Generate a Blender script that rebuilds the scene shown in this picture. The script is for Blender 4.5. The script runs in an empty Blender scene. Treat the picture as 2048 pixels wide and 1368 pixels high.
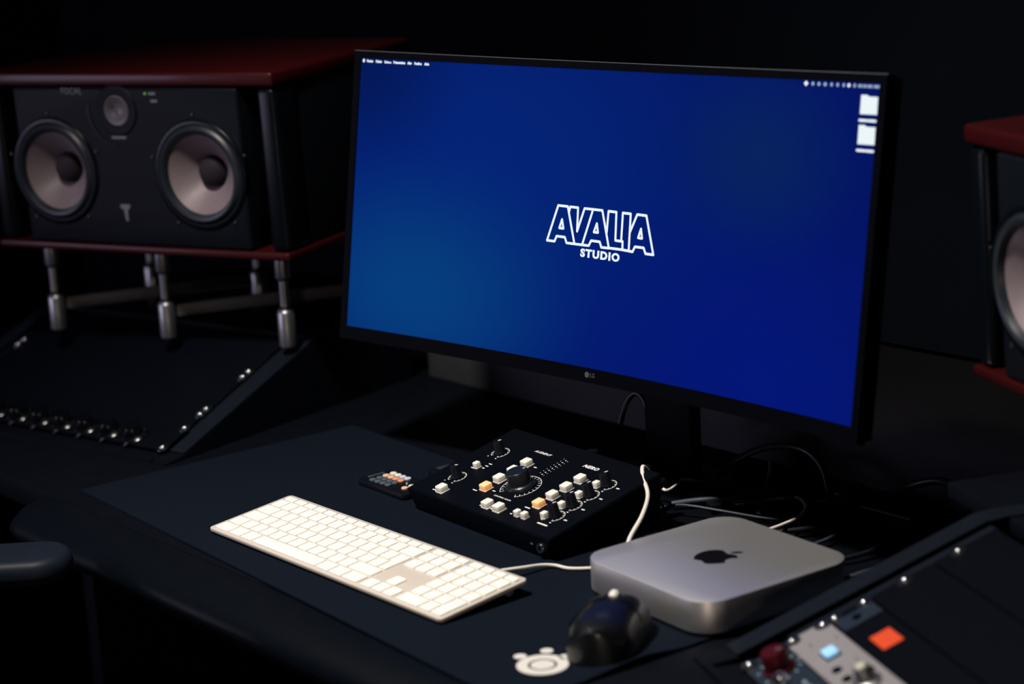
import bpy, bmesh, math, random
from mathutils import Vector, Matrix
random.seed(7)
S = bpy.context.scene
COL = S.collection

# ------------------------------------------------------------------ camera
cam_d = bpy.data.cameras.new('camera'); cam = bpy.data.objects.new('camera', cam_d); COL.objects.link(cam)
CAM_LOC = Vector((1.73128, -1.17636, 0.72356))
CAM_ROT = Matrix.Rotation(0.88933, 3, 'Z') @ Matrix.Rotation(1.33983, 3, 'X') @ Matrix.Rotation(-0.0572, 3, 'Z')
cam.matrix_world = Matrix.Translation(CAM_LOC) @ CAM_ROT.to_4x4()
FPX = 4086.96
cam_d.sensor_width = 36.0; cam_d.lens = FPX / 2048 * 36.0
cam_d.clip_start = 0.05; cam_d.clip_end = 50
cam_d.dof.use_dof = True; cam_d.dof.focus_distance = 2.31; cam_d.dof.aperture_fstop = 3.0
cam_d.dof.aperture_blades = 0
S.camera = cam

# ------------------------------------------------------------------ world, lights, exposure
S.view_settings.view_transform = 'Standard'; S.view_settings.look = 'None'
S.view_settings.gamma = 1.0; S.view_settings.use_curve_mapping = False
S.view_settings.exposure = 0.0
w = bpy.data.worlds.new('dark_room_ambient'); S.world = w; w.use_nodes = True
w.node_tree.nodes['Background'].inputs[0].default_value = (0.35, 0.55, 1.0, 1)
w.node_tree.nodes['Background'].inputs[1].default_value = 0.004

def light(name, kind, loc, target, power, color, **kw):
    d = bpy.data.lights.new(name, kind); d.energy = power; d.color = color
    for k, v in kw.items(): setattr(d, k, v)
    o = bpy.data.objects.new(name, d); COL.objects.link(o)
    o.matrix_world = Matrix.Translation(loc) @ (Vector(target) - Vector(loc)).to_track_quat('-Z', 'Y').to_matrix().to_4x4()
    return o
# recessed ceiling spot over the desk
light('ceiling_spot', 'SPOT', (0.05, -0.65, 1.85), (0.20, 0.10, 0.0), 235, (1.0, 0.93, 0.85), spot_size=math.radians(82), spot_blend=1.0, shadow_soft_size=0.09)
# soft lavender glow from the far end of the room, behind the user's seat
light('room_glow', 'AREA', (-1.8, -2.5, 0.55), (0.3, 0.1, 0.05), 26, (0.78, 0.70, 1.0), shape='RECTANGLE', size=1.5, size_y=1.1)
# warm low lamp on the far side of the room, behind the camera
light('low_lamp', 'AREA', (2.65, -2.20, 0.05), (0.4, 0.1, 0.02), 6.5, (1.0, 0.76, 0.60), shape='DISK', size=0.22)

# ------------------------------------------------------------------ materials
MATS = {}
def mat(name, col, rough=0.5, metal=0.0, spec=0.5, coat=0.0, noise=0.0, nscale=40, emit=None, estr=0.0, bump=0.0, bscale=600, rvar=0.0):
    if name in MATS: return MATS[name]
    m = bpy.data.materials.new(name); m.use_nodes = True; nt = m.node_tree; b = nt.nodes['Principled BSDF']
    b.inputs['Base Color'].default_value = (*col, 1); b.inputs['Roughness'].default_value = rough
    b.inputs['Metallic'].default_value = metal; b.inputs['Specular IOR Level'].default_value = spec
    b.inputs['Coat Weight'].default_value = coat; b.inputs['Coat Roughness'].default_value = 0.12
    if emit:
        b.inputs['Emission Color'].default_value = (*emit, 1); b.inputs['Emission Strength'].default_value = estr
    tc = nt.nodes.new('ShaderNodeTexCoord')
    n = nt.nodes.new('ShaderNodeTexNoise'); n.inputs['Scale'].default_value = nscale; n.inputs['Detail'].default_value = 4
    nt.links.new(tc.outputs['Object'], n.inputs['Vector'])
    if noise > 0:
        mx = nt.nodes.new('ShaderNodeMix'); mx.data_type = 'RGBA'
        mx.inputs['A'].default_value = (*[c * (1 - noise) for c in col], 1); mx.inputs['B'].default_value = (*[min(1, c * (1 + noise)) for c in col], 1)
        nt.links.new(n.outputs['Fac'], mx.inputs['Factor']); nt.links.new(mx.outputs['Result'], b.inputs['Base Color'])
    if rvar > 0:
        mr = nt.nodes.new('ShaderNodeMapRange'); mr.inputs['To Min'].default_value = max(0.02, rough - rvar); mr.inputs['To Max'].default_value = min(1, rough + rvar)
        nt.links.new(n.outputs['Fac'], mr.inputs['Value']); nt.links.new(mr.outputs['Result'], b.inputs['Roughness'])
    if bump > 0:
        n2 = nt.nodes.new('ShaderNodeTexNoise'); n2.inputs['Scale'].default_value = bscale; n2.inputs['Detail'].default_value = 2
        nt.links.new(tc.outputs['Object'], n2.inputs['Vector'])
        bp = nt.nodes.new('ShaderNodeBump'); bp.inputs['Strength'].default_value = bump; bp.inputs['Distance'].default_value = 0.001
        nt.links.new(n2.outputs['Fac'], bp.inputs['Height']); nt.links.new(bp.outputs['Normal'], b.inputs['Normal'])
    MATS[name] = m; return m

M_WALL = mat('charcoal wall paint', (0.0032, 0.0042, 0.0066), 0.9, spec=0.02, noise=0.25, nscale=6)
M_FLOOR = mat('black carpet', (0.008, 0.008, 0.012), 0.95, spec=0.05, noise=0.3, nscale=120)
M_DESK = mat('black desk laminate', (0.0022, 0.0032, 0.0060), 0.6, spec=0.05, noise=0.2, nscale=30, rvar=0.06)
M_DESKP = mat('black painted panel', (0.0058, 0.0082, 0.0135), 0.5, spec=0.08, noise=0.15, nscale=60, bump=0.05)
M_LEATHER = mat('black padded vinyl', (0.0018, 0.0030, 0.0055), 0.36, spec=0.20, noise=0.2, nscale=90, bump=0.10, bscale=900)
M_MAT = mat('navy black mousepad cloth', (0.0038, 0.0067, 0.0128), 0.9, spec=0.05, noise=0.22, nscale=500, bump=0.2, bscale=2500)
M_PRINTW = mat('white mat print', (0.62, 0.60, 0.57), 0.8, spec=0.1, noise=0.04, nscale=300)
M_KEY = mat('white key plastic', (0.86, 0.83, 0.77), 0.5, spec=0.35, noise=0.02, nscale=80)
M_KALU = mat('keyboard aluminium', (0.62, 0.56, 0.49), 0.55, metal=0.25, spec=0.4, noise=0.03, nscale=200)
M_KBASE = mat('keyboard underside', (0.16, 0.15, 0.20), 0.5, noise=0.03)
M_CABW = mat('white cable rubber', (0.72, 0.68, 0.62), 0.55, spec=0.3, noise=0.03, nscale=60)
M_CABB = mat('black cable rubber', (0.006, 0.008, 0.012), 0.4, spec=0.4, noise=0.2, nscale=60)
M_CABG = mat('dark grey cable rubber', (0.034, 0.042, 0.056), 0.45, spec=0.4, noise=0.2, nscale=60)
M_ALU = mat('bead blasted aluminium', (0.92, 0.92, 0.93), 0.46, metal=1.0, noise=0.02, nscale=300, bump=0.04, bscale=4000)
M_APPLE = mat('gloss black inlay', (0.004, 0.004, 0.006), 0.25, spec=0.3, noise=0.1)
M_BLK = mat('black plastic', (0.0030, 0.0042, 0.0070), 0.42, spec=0.18, noise=0.15, nscale=80, rvar=0.05)
M_BLKG = mat('gloss black plastic', (0.0022, 0.0032, 0.0050), 0.40, spec=0.40, coat=0.35, noise=0.15, nscale=60)
M_BLKM = mat('matt black metal', (0.0018, 0.0026, 0.0050), 0.55, spec=0.04, noise=0.15, nscale=150, bump=0.05, bscale=1500)
M_HOLE = mat('black recess', (0.002, 0.002, 0.003), 0.9, spec=0.0, noise=0.1)
M_SILK = mat('white silkscreen ink', (0.80, 0.80, 0.78), 0.7, spec=0.2, noise=0.03)
M_BTN = mat('translucent white button', (0.82, 0.79, 0.70), 0.4, spec=0.4, noise=0.02)
M_BTNO = mat('orange lit button', (0.85, 0.58, 0.32), 0.4, noise=0.02, emit=(1.0, 0.30, 0.03), estr=0.36)
M_CHROME = mat('chrome', (0.80, 0.82, 0.85), 0.18, metal=1.0, noise=0.02)
M_NICKEL = mat('brushed nickel', (0.26, 0.27, 0.275), 0.38, metal=0.9, noise=0.08, nscale=120)
M_RED = mat('red lacquer', (0.025, 0.0017, 0.0024), 0.40, spec=0.18, coat=0.10, noise=0.12, nscale=14)
M_SPKB = mat('black speaker vinyl', (0.0028, 0.0042, 0.0068), 0.5, spec=0.08, noise=0.2, nscale=90)
M_SPKG = mat('gloss black speaker edge', (0.0016, 0.0028, 0.0045), 0.30, spec=0.14, noise=0.1)
M_CONE = mat('pale woven cone', (0.175, 0.138, 0.150), 0.52, metal=0.15, spec=0.3, noise=0.12, nscale=60, rvar=0.08)
M_RUB = mat('rubber surround', (0.008, 0.012, 0.017), 0.4, spec=0.4, noise=0.1)
M_DOME = mat('tweeter dome', (0.12, 0.10, 0.115), 0.45, metal=0.4, noise=0.25, nscale=300)
M_GREYT = mat('grey print', (0.10, 0.11, 0.135), 0.7, noise=0.05)
M_LED = mat('green led', (0.05, 0.15, 0.01), 0.4, noise=0.02, emit=(0.35, 0.9, 0.08), estr=0.22)
M_SILVER = mat('silver grey faceplate', (0.235, 0.225, 0.235), 0.5, metal=0.15, noise=0.04, nscale=60)
M_BLUEB = mat('blue lit button', (0.25, 0.45, 0.7), 0.4, noise=0.02, emit=(0.30, 0.62, 1.0), estr=0.55)
M_ORANGE = mat('orange square label', (0.62, 0.062, 0.016), 0.6, spec=0.2, noise=0.05)
M_REDK = mat('dark red knob', (0.040, 0.0016, 0.004), 0.45, spec=0.15, noise=0.1)
M_BLUEP = mat('blue grey faceplate', (0.012, 0.020, 0.032), 0.45, spec=0.2, noise=0.2, nscale=50)
M_CREAM = mat('cream knob', (0.50, 0.48, 0.38), 0.4, noise=0.05)
M_BEZEL = mat('monitor bezel', (0.0008, 0.0011, 0.0020), 0.5, spec=0.02, noise=0.1)
M_RBW = mat('white rubber key', (0.74, 0.72, 0.66), 0.6, noise=0.03)
M_RBO = mat('orange rubber key', (0.72, 0.29, 0.15), 0.6, noise=0.03)
M_RBP = mat('peach rubber key', (0.74, 0.46, 0.30), 0.6, noise=0.03)
M_RBB = mat('pale blue rubber key', (0.52, 0.58, 0.66), 0.6, noise=0.03)
M_RBG = mat('slate rubber key', (0.055, 0.075, 0.095), 0.6, noise=0.05)
M_CAP = mat('dull dark dust cap', (0.016, 0.013, 0.017), 0.7, spec=0.15, noise=0.15, nscale=80)
M_VOL = mat('satin black aluminium', (0.0060, 0.0090, 0.0130), 0.33, spec=0.45, noise=0.1)
M_MARK = mat('faint grey mark', (0.040, 0.046, 0.056), 0.7, noise=0.05)
M_KNOBG = mat('polished black knob', (0.0016, 0.0022, 0.0034), 0.20, spec=0.5, noise=0.1)
M_GREYP = mat('dull grey panel', (0.042, 0.044, 0.050), 0.8, spec=0.1, noise=0.15, nscale=30)
M_GLOW = mat('lit white pixels', (0.0, 0.0, 0.0), 0.5, spec=0.0, noise=0.0, emit=(0.88, 0.97, 1.0), estr=0.95)
M_GLOW2 = mat('dim lit pixels', (0.0, 0.0, 0.0), 0.5, spec=0.0, emit=(0.50, 0.66, 0.86), estr=0.62)

def screen_material():
    m = bpy.data.materials.new('lit wallpaper'); m.use_nodes = True; nt = m.node_tree; b = nt.nodes['Principled BSDF']
    b.inputs['Base Color'].default_value = (0.0006, 0.0008, 0.0012, 1); b.inputs['Roughness'].default_value = 0.6; b.inputs['Specular IOR Level'].default_value = 0.0
    tc = nt.nodes.new('ShaderNodeTexCoord')
    def blob(cx, cz, rx, rz, col, prev):
        mp = nt.nodes.new('ShaderNodeMapping'); mp.vector_type = 'POINT'
        mp.inputs['Location'].default_value = (-cx / rx, 0, -cz / rz); mp.inputs['Scale'].default_value = (1 / rx, 0, 1 / rz)
        g = nt.nodes.new('ShaderNodeTexGradient'); g.gradient_type = 'SPHERICAL'
        nt.links.new(tc.outputs['Object'], mp.inputs['Vector']); nt.links.new(mp.outputs['Vector'], g.inputs['Vector'])
        r = nt.nodes.new('ShaderNodeMapRange'); r.interpolation_type = 'SMOOTHSTEP'; nt.links.new(g.outputs['Fac'], r.inputs['Value'])
        mx = nt.nodes.new('ShaderNodeMix'); mx.data_type = 'RGBA'; mx.blend_type = 'MIX'
        nt.links.new(r.outputs['Result'], mx.inputs['Factor']); mx.inputs['B'].default_value = (*col, 1)
        if isinstance(prev, tuple): mx.inputs['A'].default_value = (*prev, 1)
        else: nt.links.new(prev, mx.inputs['A'])
        return mx.outputs['Result']
    c = blob(-0.20, 0.20, 0.62, 0.42, (0.0006, 0.0165, 0.180), (0.0004, 0.0060, 0.120))
    c = blob(0.26, 0.02, 0.42, 0.26, (0.0006, 0.0072, 0.180), c)
    c = blob(-0.29, 0.055, 0.31, 0.19, (0.0012, 0.047, 0.205), c)
    c = blob(0.235, 0.255, 0.17, 0.13, (0.0016, 0.0155, 0.115), c)
    c = blob(-0.40, 0.33, 0.20, 0.15, (0.0005, 0.0085, 0.095), c)
    nt.links.new(c, b.inputs['Emission Color']); b.inputs['Emission Strength'].default_value = 1.0
    return m

# ------------------------------------------------------------------ helpers
PW = {}                                             # world matrices of parents
def obj(name, bm, m, parent=None, M=None, smooth=True):
    me = bpy.data.meshes.new(name)
    if isinstance(bm, bpy.types.Mesh): me = bm
    else:
        bm.normal_update(); bm.to_mesh(me); bm.free()
        if smooth:
            for p in me.polygons: p.use_smooth = True
            try: me.set_sharp_from_angle(angle=math.radians(38))
            except Exception: pass
    if m is not None and not me.materials: me.materials.append(m)
    o = bpy.data.objects.new(name, me); COL.objects.link(o)
    M = M if M is not None else Matrix.Identity(4)
    PW[o] = M
    if parent is not None:
        o.parent = parent; o.matrix_basis = PW[parent].inverted() @ M
    else: o.matrix_basis = M
    return o
def thing(name, label, cat, M=None, group=None):
    o = bpy.data.objects.new(name, None); COL.objects.link(o); o.empty_display_size = 0.02
    M = M if M is not None else Matrix.Identity(4); o.matrix_basis = M; PW[o] = M
    return tag(o, label, cat, group)
def tag(o, label=None, cat=None, group=None, kind=None):
    if label: o['label'] = label
    if cat: o['category'] = cat
    if group: o['group'] = group
    if kind: o['kind'] = kind
    return o
def T(x, y, z): return Matrix.Translation((x, y, z))
def RZ(a): return Matrix.Rotation(a, 4, 'Z')
def RX(a): return Matrix.Rotation(a, 4, 'X')
def RY(a): return Matrix.Rotation(a, 4, 'Y')
def frame(o, x, y, z):
    return Matrix(((x[0], y[0], z[0], o[0]), (x[1], y[1], z[1], o[1]), (x[2], y[2], z[2], o[2]), (0, 0, 0, 1)))

def box(x0, x1, y0, y1, z0, z1, bev=0.0, seg=2, bm=None, M=None):
    b = bmesh.new()
    v = [b.verts.new(c) for c in ((x0,y0,z0),(x1,y0,z0),(x1,y1,z0),(x0,y1,z0),(x0,y0,z1),(x1,y0,z1),(x1,y1,z1),(x0,y1,z1))]
    for f in ((0,3,2,1),(4,5,6,7),(0,1,5,4),(1,2,6,5),(2,3,7,6),(3,0,4,7)): b.faces.new([v[i] for i in f])
    if bev: bmesh.ops.bevel(b, geom=b.edges[:], offset=bev, segments=seg, affect='EDGES', profile=0.5)
    return merge(b, bm, M)
def merge(b, bm, M):
    if M is not None: b.transform(M)
    if bm is None: return b
    me = bpy.data.meshes.new('tmp'); b.to_mesh(me); b.free(); bm.from_mesh(me); bpy.data.meshes.remove(me)
    return bm
def prism(pts, z0, z1, bev=0.0, seg=2, bm=None, M=None, top_only=False):
    b = bmesh.new()
    lo = [b.verts.new((x, y, z0)) for x, y in pts]; hi = [b.verts.new((x, y, z1)) for x, y in pts]
    n = len(pts)
    ft = b.faces.new(hi); fb = b.faces.new(lo[::-1])
    for i in range(n): b.faces.new((lo[i], lo[(i+1) % n], hi[(i+1) % n], hi[i]))
    bmesh.ops.recalc_face_normals(b, faces=b.faces[:])
    if bev:
        es = list(ft.edges) + ([] if top_only else list(fb.edges))
        bmesh.ops.bevel(b, geom=es, offset=bev, segments=seg, affect='EDGES', profile=0.5)
    if n > 4: bmesh.ops.triangulate(b, faces=[f for f in b.faces if len(f.verts) > 4])
    return merge(b, bm, M)
def rrect(w, d, r, n=8, cx=0, cy=0):
    out = []
    for sx, sy, a0 in ((1, 1, 0), (-1, 1, 90), (-1, -1, 180), (1, -1, 270)):
        for i in range(n + 1):
            a = math.radians(a0 + 90 * i / n)
            out.append((cx + sx * (w / 2 - r) + r * math.cos(a), cy + sy * (d / 2 - r) + r * math.sin(a)))
    return out
def lathe(prof, n=32, bm=None, M=None, close=True):
    """revolve (r, z) profile about local z"""
    b = bmesh.new(); rings = []
    for r, z in prof:
        if r < 1e-6: rings.append([b.verts.new((0, 0, z))])
        else: rings.append([b.verts.new((r * math.cos(2*math.pi*i/n), r * math.sin(2*math.pi*i/n), z)) for i in range(n)])
    for a, c in zip(rings, rings[1:]):
        for i in range(n):
            j = (i + 1) % n
            if len(a) == 1 and len(c) == 1: continue
            if len(a) == 1: b.faces.new((a[0], c[i], c[j]))
            elif len(c) == 1: b.faces.new((a[i], c[0], a[j]))
            else: b.faces.new((a[i], c[i], c[j], a[j]))
    bmesh.ops.recalc_face_normals(b, faces=b.faces[:])
    return merge(b, bm, M)
def catmull(P, sub=8):
    P = [Vector(p) for p in P]; Q = [P[0] * 2 - P[1]] + P + [P[-1] * 2 - P[-2]]; out = []
    for i in range(1, len(Q) - 2):
        a, b_, c, d = Q[i-1], Q[i], Q[i+1], Q[i+2]
        for k in range(sub):
            t = k / sub
            out.append(0.5 * ((2*b_) + (c - a)*t + (2*a - 5*b_ + 4*c - d)*t*t + (3*b_ - a - 3*c + d)*t**3))
    out.append(P[-1]); return out
def tube(P, r, n=10, sub=8, bm=None, M=None, smooth=True):
    pts = catmull(P, sub) if smooth else [Vector(p) for p in P]
    b = bmesh.new(); rings = []; up = Vector((0, 0, 1)); prevx = None
    for i, p in enumerate(pts):
        t = (pts[min(i+1, len(pts)-1)] - pts[max(i-1, 0)]).normalized()
        x = (prevx - t * prevx.dot(t)) if prevx is not None else t.cross(up if abs(t.z) < 0.9 else Vector((1, 0, 0)))
        x.normalize(); prevx = x; y = t.cross(x)
        rr = r(i / max(1, len(pts)-1)) if callable(r) else r
        rings.append([b.verts.new(p + x * rr * math.cos(2*math.pi*k/n) + y * rr * math.sin(2*math.pi*k/n)) for k in range(n)])
    for a, c in zip(rings, rings[1:]):
        for k in range(n): b.faces.new((a[k], a[(k+1) % n], c[(k+1) % n], c[k]))
    b.faces.new(rings[0][::-1]); b.faces.new(rings[-1])
    bmesh.ops.recalc_face_normals(b, faces=b.faces[:])
    return merge(b, bm, M)
def stroke(pts, wd, th=0.0002, bm=None, M=None, closed=False, caps=True):
    """flat ribbon in local xy with round joints"""
    b = bmesh.new(); pts = [Vector((p[0], p[1])) for p in pts]
    if closed: pts = pts + [pts[0]]
    def slab(poly):
        lo = [b.verts.new((p[0], p[1], 0)) for p in poly]; hi = [b.verts.new((p[0], p[1], th)) for p in poly]
        b.faces.new(hi); n = len(poly)
        for i in range(n): b.faces.new((lo[i], lo[(i+1) % n], hi[(i+1) % n], hi[i]))
    for p, q in zip(pts, pts[1:]):
        d = (q - p)
        if d.length < 1e-7: continue
        d.normalize(); nn = Vector((-d.y, d.x)) * wd / 2
        slab([p - nn, q - nn, q + nn, p + nn])
    if caps:
        for p in pts: slab([(p.x + wd/2*math.cos(k*math.pi/4), p.y + wd/2*math.sin(k*math.pi/4)) for k in range(8)])
    return merge(b, bm, M)
def arc(cx, cy, r, a0, a1, n=18): return [(cx + r*math.cos(math.radians(a0 + (a1-a0)*i/n)), cy + r*math.sin(math.radians(a0 + (a1-a0)*i/n))) for i in range(n+1)]
def text_bm(body, height, width=None, shear=0.0, bold=0.0, th=0.0002, align='LEFT', space=1.12):
    """lettering as a flat mesh in local xy, lower left at origin (or centred)"""
    cu = bpy.data.curves.new('lettering', 'FONT'); cu.body = body; cu.size = 1.0; cu.shear = shear; cu.offset = bold; cu.space_character = space; cu.resolution_u = 3
    o = bpy.data.objects.new('lettering', cu); COL.objects.link(o)
    dg = bpy.context.evaluated_depsgraph_get(); me = bpy.data.meshes.new_from_object(o.evaluated_get(dg))
    b = bmesh.new(); b.from_mesh(me); bpy.data.objects.remove(o); bpy.data.curves.remove(cu); bpy.data.meshes.remove(me)
    xs = [v.co.x for v in b.verts]; ys = [v.co.y for v in b.verts]
    x0, x1, y0, y1 = min(xs), max(xs), min(ys), max(ys)
    sy = height / (y1 - y0); sx = (width / (x1 - x0)) if width else sy
    for v in b.verts:
        v.co.x = (v.co.x - x0) * sx - ((x1 - x0) * sx / 2 if align == 'CENTER' else 0); v.co.y = (v.co.y - y0) * sy; v.co.z = 0
    r = bmesh.ops.extrude_face_region(b, geom=b.faces[:])
    for e in r['geom']:
        if isinstance(e, bmesh.types.BMVert): e.co.z = th
    return b

# ------------------------------------------------------------------ the room
FLOOR_Z = -0.74
def struct(name, bm, m): return tag(obj(name, bm, m, smooth=False), kind='structure')
struct('floor', box(-2.6, 3.2, -3.6, 1.15, FLOOR_Z - 0.05, FLOOR_Z), M_FLOOR)
struct('wall_back', box(-2.7, 3.3, 1.05, 1.15, FLOOR_Z, 1.95), M_WALL)
struct('wall_left', box(-2.7, -2.6, -3.6, 1.05, FLOOR_Z, 1.95), M_WALL)
struct('wall_right', box(3.2, 3.3, -3.6, 1.05, FLOOR_Z, 1.95), M_WALL)
struct('wall_front', box(-2.7, 3.3, -3.7, -3.6, FLOOR_Z, 1.95), M_WALL)
struct('ceiling', box(-2.7, 3.3, -3.7, 1.15, 1.95, 2.0), M_WALL)

# ------------------------------------------------------------------ studio desk
desk = thing('studio_desk', 'black studio desk with sloped rack wings and padded front edge', 'desk', T(0, 0.15, FLOOR_Z))
TOPZ = -0.003
obj('desktop', prism([(-1.14, -0.105), (1.12, -0.105), (1.12, 0.62), (-1.14, 0.62)], TOPZ - 0.032, TOPZ, 0.003), M_DESK, desk)
pad = []
for i in range(15):
    a = math.radians(100 - 200 * i / 14)
    pad.append((-0.118 - 0.052 * math.cos(a) * (1.0) - 0.004, TOPZ - 0.0265 + 0.0255 * math.sin(a)))
pad = [(-0.106, TOPZ - 0.001)] + pad + [(-0.106, TOPZ - 0.052)]
b = bmesh.new()
secs = []
for x, s in ((-0.52, 0.35), (-0.512, 0.7), (-0.495, 0.93), (-0.47, 1.0), (0.2, 1.0), (1.10, 1.0)):
    secs.append([b.verts.new((x, -0.106 + (y + 0.106) * s, TOPZ - 0.0265 + (z - TOPZ + 0.0265) * (0.55 + 0.45 * s))) for y, z in pad])
for A, B in zip(secs, secs[1:]):
    for i in range(len(pad)): b.faces.new((A[i], A[(i+1) % len(pad)], B[(i+1) % len(pad)], B[i]))
b.faces.new(secs[0]); b.faces.new(secs[-1]); bmesh.ops.recalc_face_normals(b, faces=b.faces[:])
obj('armrest_pad', b, M_LEATHER, desk)
for x0 in (-1.10, -0.62, 0.60, 1.07):
    obj('leg_panel', box(x0, x0 + 0.03, -0.02, 0.58, FLOOR_Z, TOPZ - 0.032, 0.002), M_DESK, desk)
obj('rear_panel', box(-0.60, 0.66, 0.555, 0.570, TOPZ, 0.17, 0.002), M_GREYP, desk)
obj('modesty_panel', box(-1.07, 1.07, 0.50, 0.52, -0.45, TOPZ - 0.032, 0.002), M_DESK, desk)

SL = math.radians(20.5)
class Wing:
    def __init__(s, o, k, side):
        s.side = side                                  # +1 right, -1 left
        e = Vector((k, 1, 0)).normalized(); wd = Vector((1, -k, 0)).normalized() * (1 if side > 0 else 1)
        if side < 0: wd = Vector((1, -k, 0)).normalized()
        up = e * math.cos(SL) + Vector((0, 0, math.sin(SL)))
        s.o = Vector(o); s.e = e; s.X = wd
        s.rack = frame(s.o, wd, up, wd.cross(up))      # local x = +-w, y = u, z = out of rack
        s.flat = frame(Vector((o[0], o[1], 0)), wd, e, Vector((0, 0, 1)))
    def w(s, v): return v * s.side
WL = Wing((-0.508, 0.087, 0.002), -0.235, -1)
WR = Wing((0.466, 0.087, 0.002), 0.45, 1)
SHELF_Z = 0.098
def wing_parts(W):
    sg = W.side
    prof = [(-0.035, TOPZ), (-0.035, 0.0), (0.0, 0.004), (0.252, SHELF_Z - 0.002), (0.272, SHELF_Z), (0.46, SHELF_Z), (0.46, TOPZ)]
    for name, w0, w1 in (('wing_inner_side', 0.0, 0.026), ('wing_outer_side', 0.532, 0.558)):
        x0, x1 = sorted((w0 * sg, w1 * sg))
        # extrude (e,z) profile along w
        P = W.flat @ Matrix(((0, 0, 1, 0), (1, 0, 0, 0), (0, 1, 0, 0), (0, 0, 0, 1)))
        obj(name, prism(prof, x0, x1, 0.0015, 1), M_DESK, desk, P)
        cap = [(0.0, 0.004), (0.252, SHELF_Z - 0.002), (0.272, SHELF_Z), (0.46, SHELF_Z), (0.46, SHELF_Z + 0.0022), (0.272, SHELF_Z + 0.0022), (0.251, SHELF_Z + 0.0002), (-0.002, 0.0060)]
        obj('wing_cap', prism(cap, x0, x1, 0.0006, 1), M_DESKP, desk, P)
    x0, x1 = sorted((0.02 * sg, 0.54 * sg))
    lo = -0.10 if sg > 0 else 0.026
    a0, a1 = sorted((lo * sg, 0.532 * sg))
    obj('speaker_shelf', box(a0, a1, 0.275, 0.62, SHELF_Z - 0.016, SHELF_Z, 0.002), M_DESK, desk, W.flat)
    obj('wing_back', box(x0, x1, 0.44, 0.46, TOPZ, SHELF_Z - 0.016), M_DESKP, desk, W.flat)
    for w0 in (0.026, 0.516):
        a0, a1 = sorted((w0 * sg, (w0 + 0.016) * sg))
        obj('rack_rail', box(a0, a1, 0.050, 0.272, -0.014, -0.0035, 0.0008, 1), M_DESKP, desk, W.rack)
    a0, a1 = sorted((0.026 * sg, 0.532 * sg))
    obj('wing_front', box(a0, a1, -0.035, -0.028, TOPZ, 0.002), M_DESK, desk, W.flat)
wing_parts(WL); wing_parts(WR)

# ------------------------------------------------------------------ desk mat
MATR = T(-0.022, 0.094, 0) @ RZ(math.radians(-3.6))
dm = thing('desk_mat', 'large navy black cloth mousepad lying on the desk', 'mousepad', MATR @ T(0, 0, TOPZ))
b = bmesh.new(); NX, NY = 60, 26; Wm, Dm = 0.905, 0.395; gr = []
for j in range(NY + 1):
    row = []
    for i in range(NX + 1):
        x = -Wm/2 + Wm * i / NX; y = -Dm/2 + Dm * j / NY
        z = 0.0
        tx = max(0.0, (x - 0.415) / 0.038); ty = max(0.0, min(1.0, (0.0 - y) / 0.05))
        z += 0.0060 * tx**1.3 * ty * (0.5 + 0.5 * math.sin(9 + 30 * y))
        row.append(b.verts.new((x, y, z)))
    gr.append(row)
for j in range(NY):
    for i in range(NX): b.faces.new((gr[j][i], gr[j][i+1], gr[j+1][i+1], gr[j+1][i]))
r = bmesh.ops.extrude_face_region(b, geom=b.faces[:])
for e in r['geom']:
    if isinstance(e, bmesh.types.BMVert): e.co.z -= 0.0028
bmesh.ops.recalc_face_normals(b, faces=b.faces[:])
obj('pad_cloth', b, M_MAT, dm, MATR)
# printed emblem near the corner
b = bmesh.new(); EC = (0.3645, -0.0535)
def disc(cx, cy, r, z0, z1, n=32, bm=None): return prism([(cx + r*math.cos(2*math.pi*i/n), cy + r*math.sin(2*math.pi*i/n)) for i in range(n)], z0, z1, bm=bm)
def annulus(cx, cy, r0, r1, z0, z1, n=40, bm=None):
    return lathe([(r0, z0), (r0, z1), (r1, z1), (r1, z0), (r0, z0)], n, bm, T(cx, cy, 0))
annulus(*EC, 0.0138, 0.0243, 0.0001, 0.0004, bm=b); disc(*EC, 0.0113, 0.0001, 0.0004, bm=b)
for (x, y) in ((0.3335, -0.0545), (0.3415, -0.0285), (0.3660, -0.0265)): disc(x, y, 0.0062, 0.0001, 0.0004, 20, bm=b)
for (x, y) in ((0.3415, -0.0285),):
    stroke([EC, (x, y)], 0.008, 0.0003, bm=None).free()
emb = obj('printed_emblem', b, M_PRINTW, dm); tag(emb, 'white round emblem with three knobs')

# ------------------------------------------------------------------ keyboard
KT = math.atan2(0.011, 0.114)
KM = T(0, 0, 0.0122) @ RX(KT)                          # local plate: z=0 top surface of the case
kb = thing('computer_keyboard', 'full-size white keyboard with slim silver case lying on the mousepad', 'keyboard', T(0, 0, 0))
KW, KD = 0.4305, 0.1145
obj('case', prism(rrect(KW, KD, 0.006), -0.0046, 0.0, 0.0011, 2), M_KALU, kb, KM)
obj('case_underside', prism(rrect(KW - 0.008, KD - 0.006, 0.004), -0.0066, -0.0046), M_KBASE, kb, KM)
obj('rear_foot', tube([(-KW/2 + 0.012, KD/2 - 0.017, -0.0102), (KW/2 - 0.012, KD/2 - 0.017, -0.0102)], 0.0056, 14, smooth=False), M_KBASE, kb, KM)
U = 0.01905; G = 0.0026; KH = 0.0021
X0 = -KW/2 + 0.0078; YT = KD/2 - 0.0052
key_mesh = {}
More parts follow.
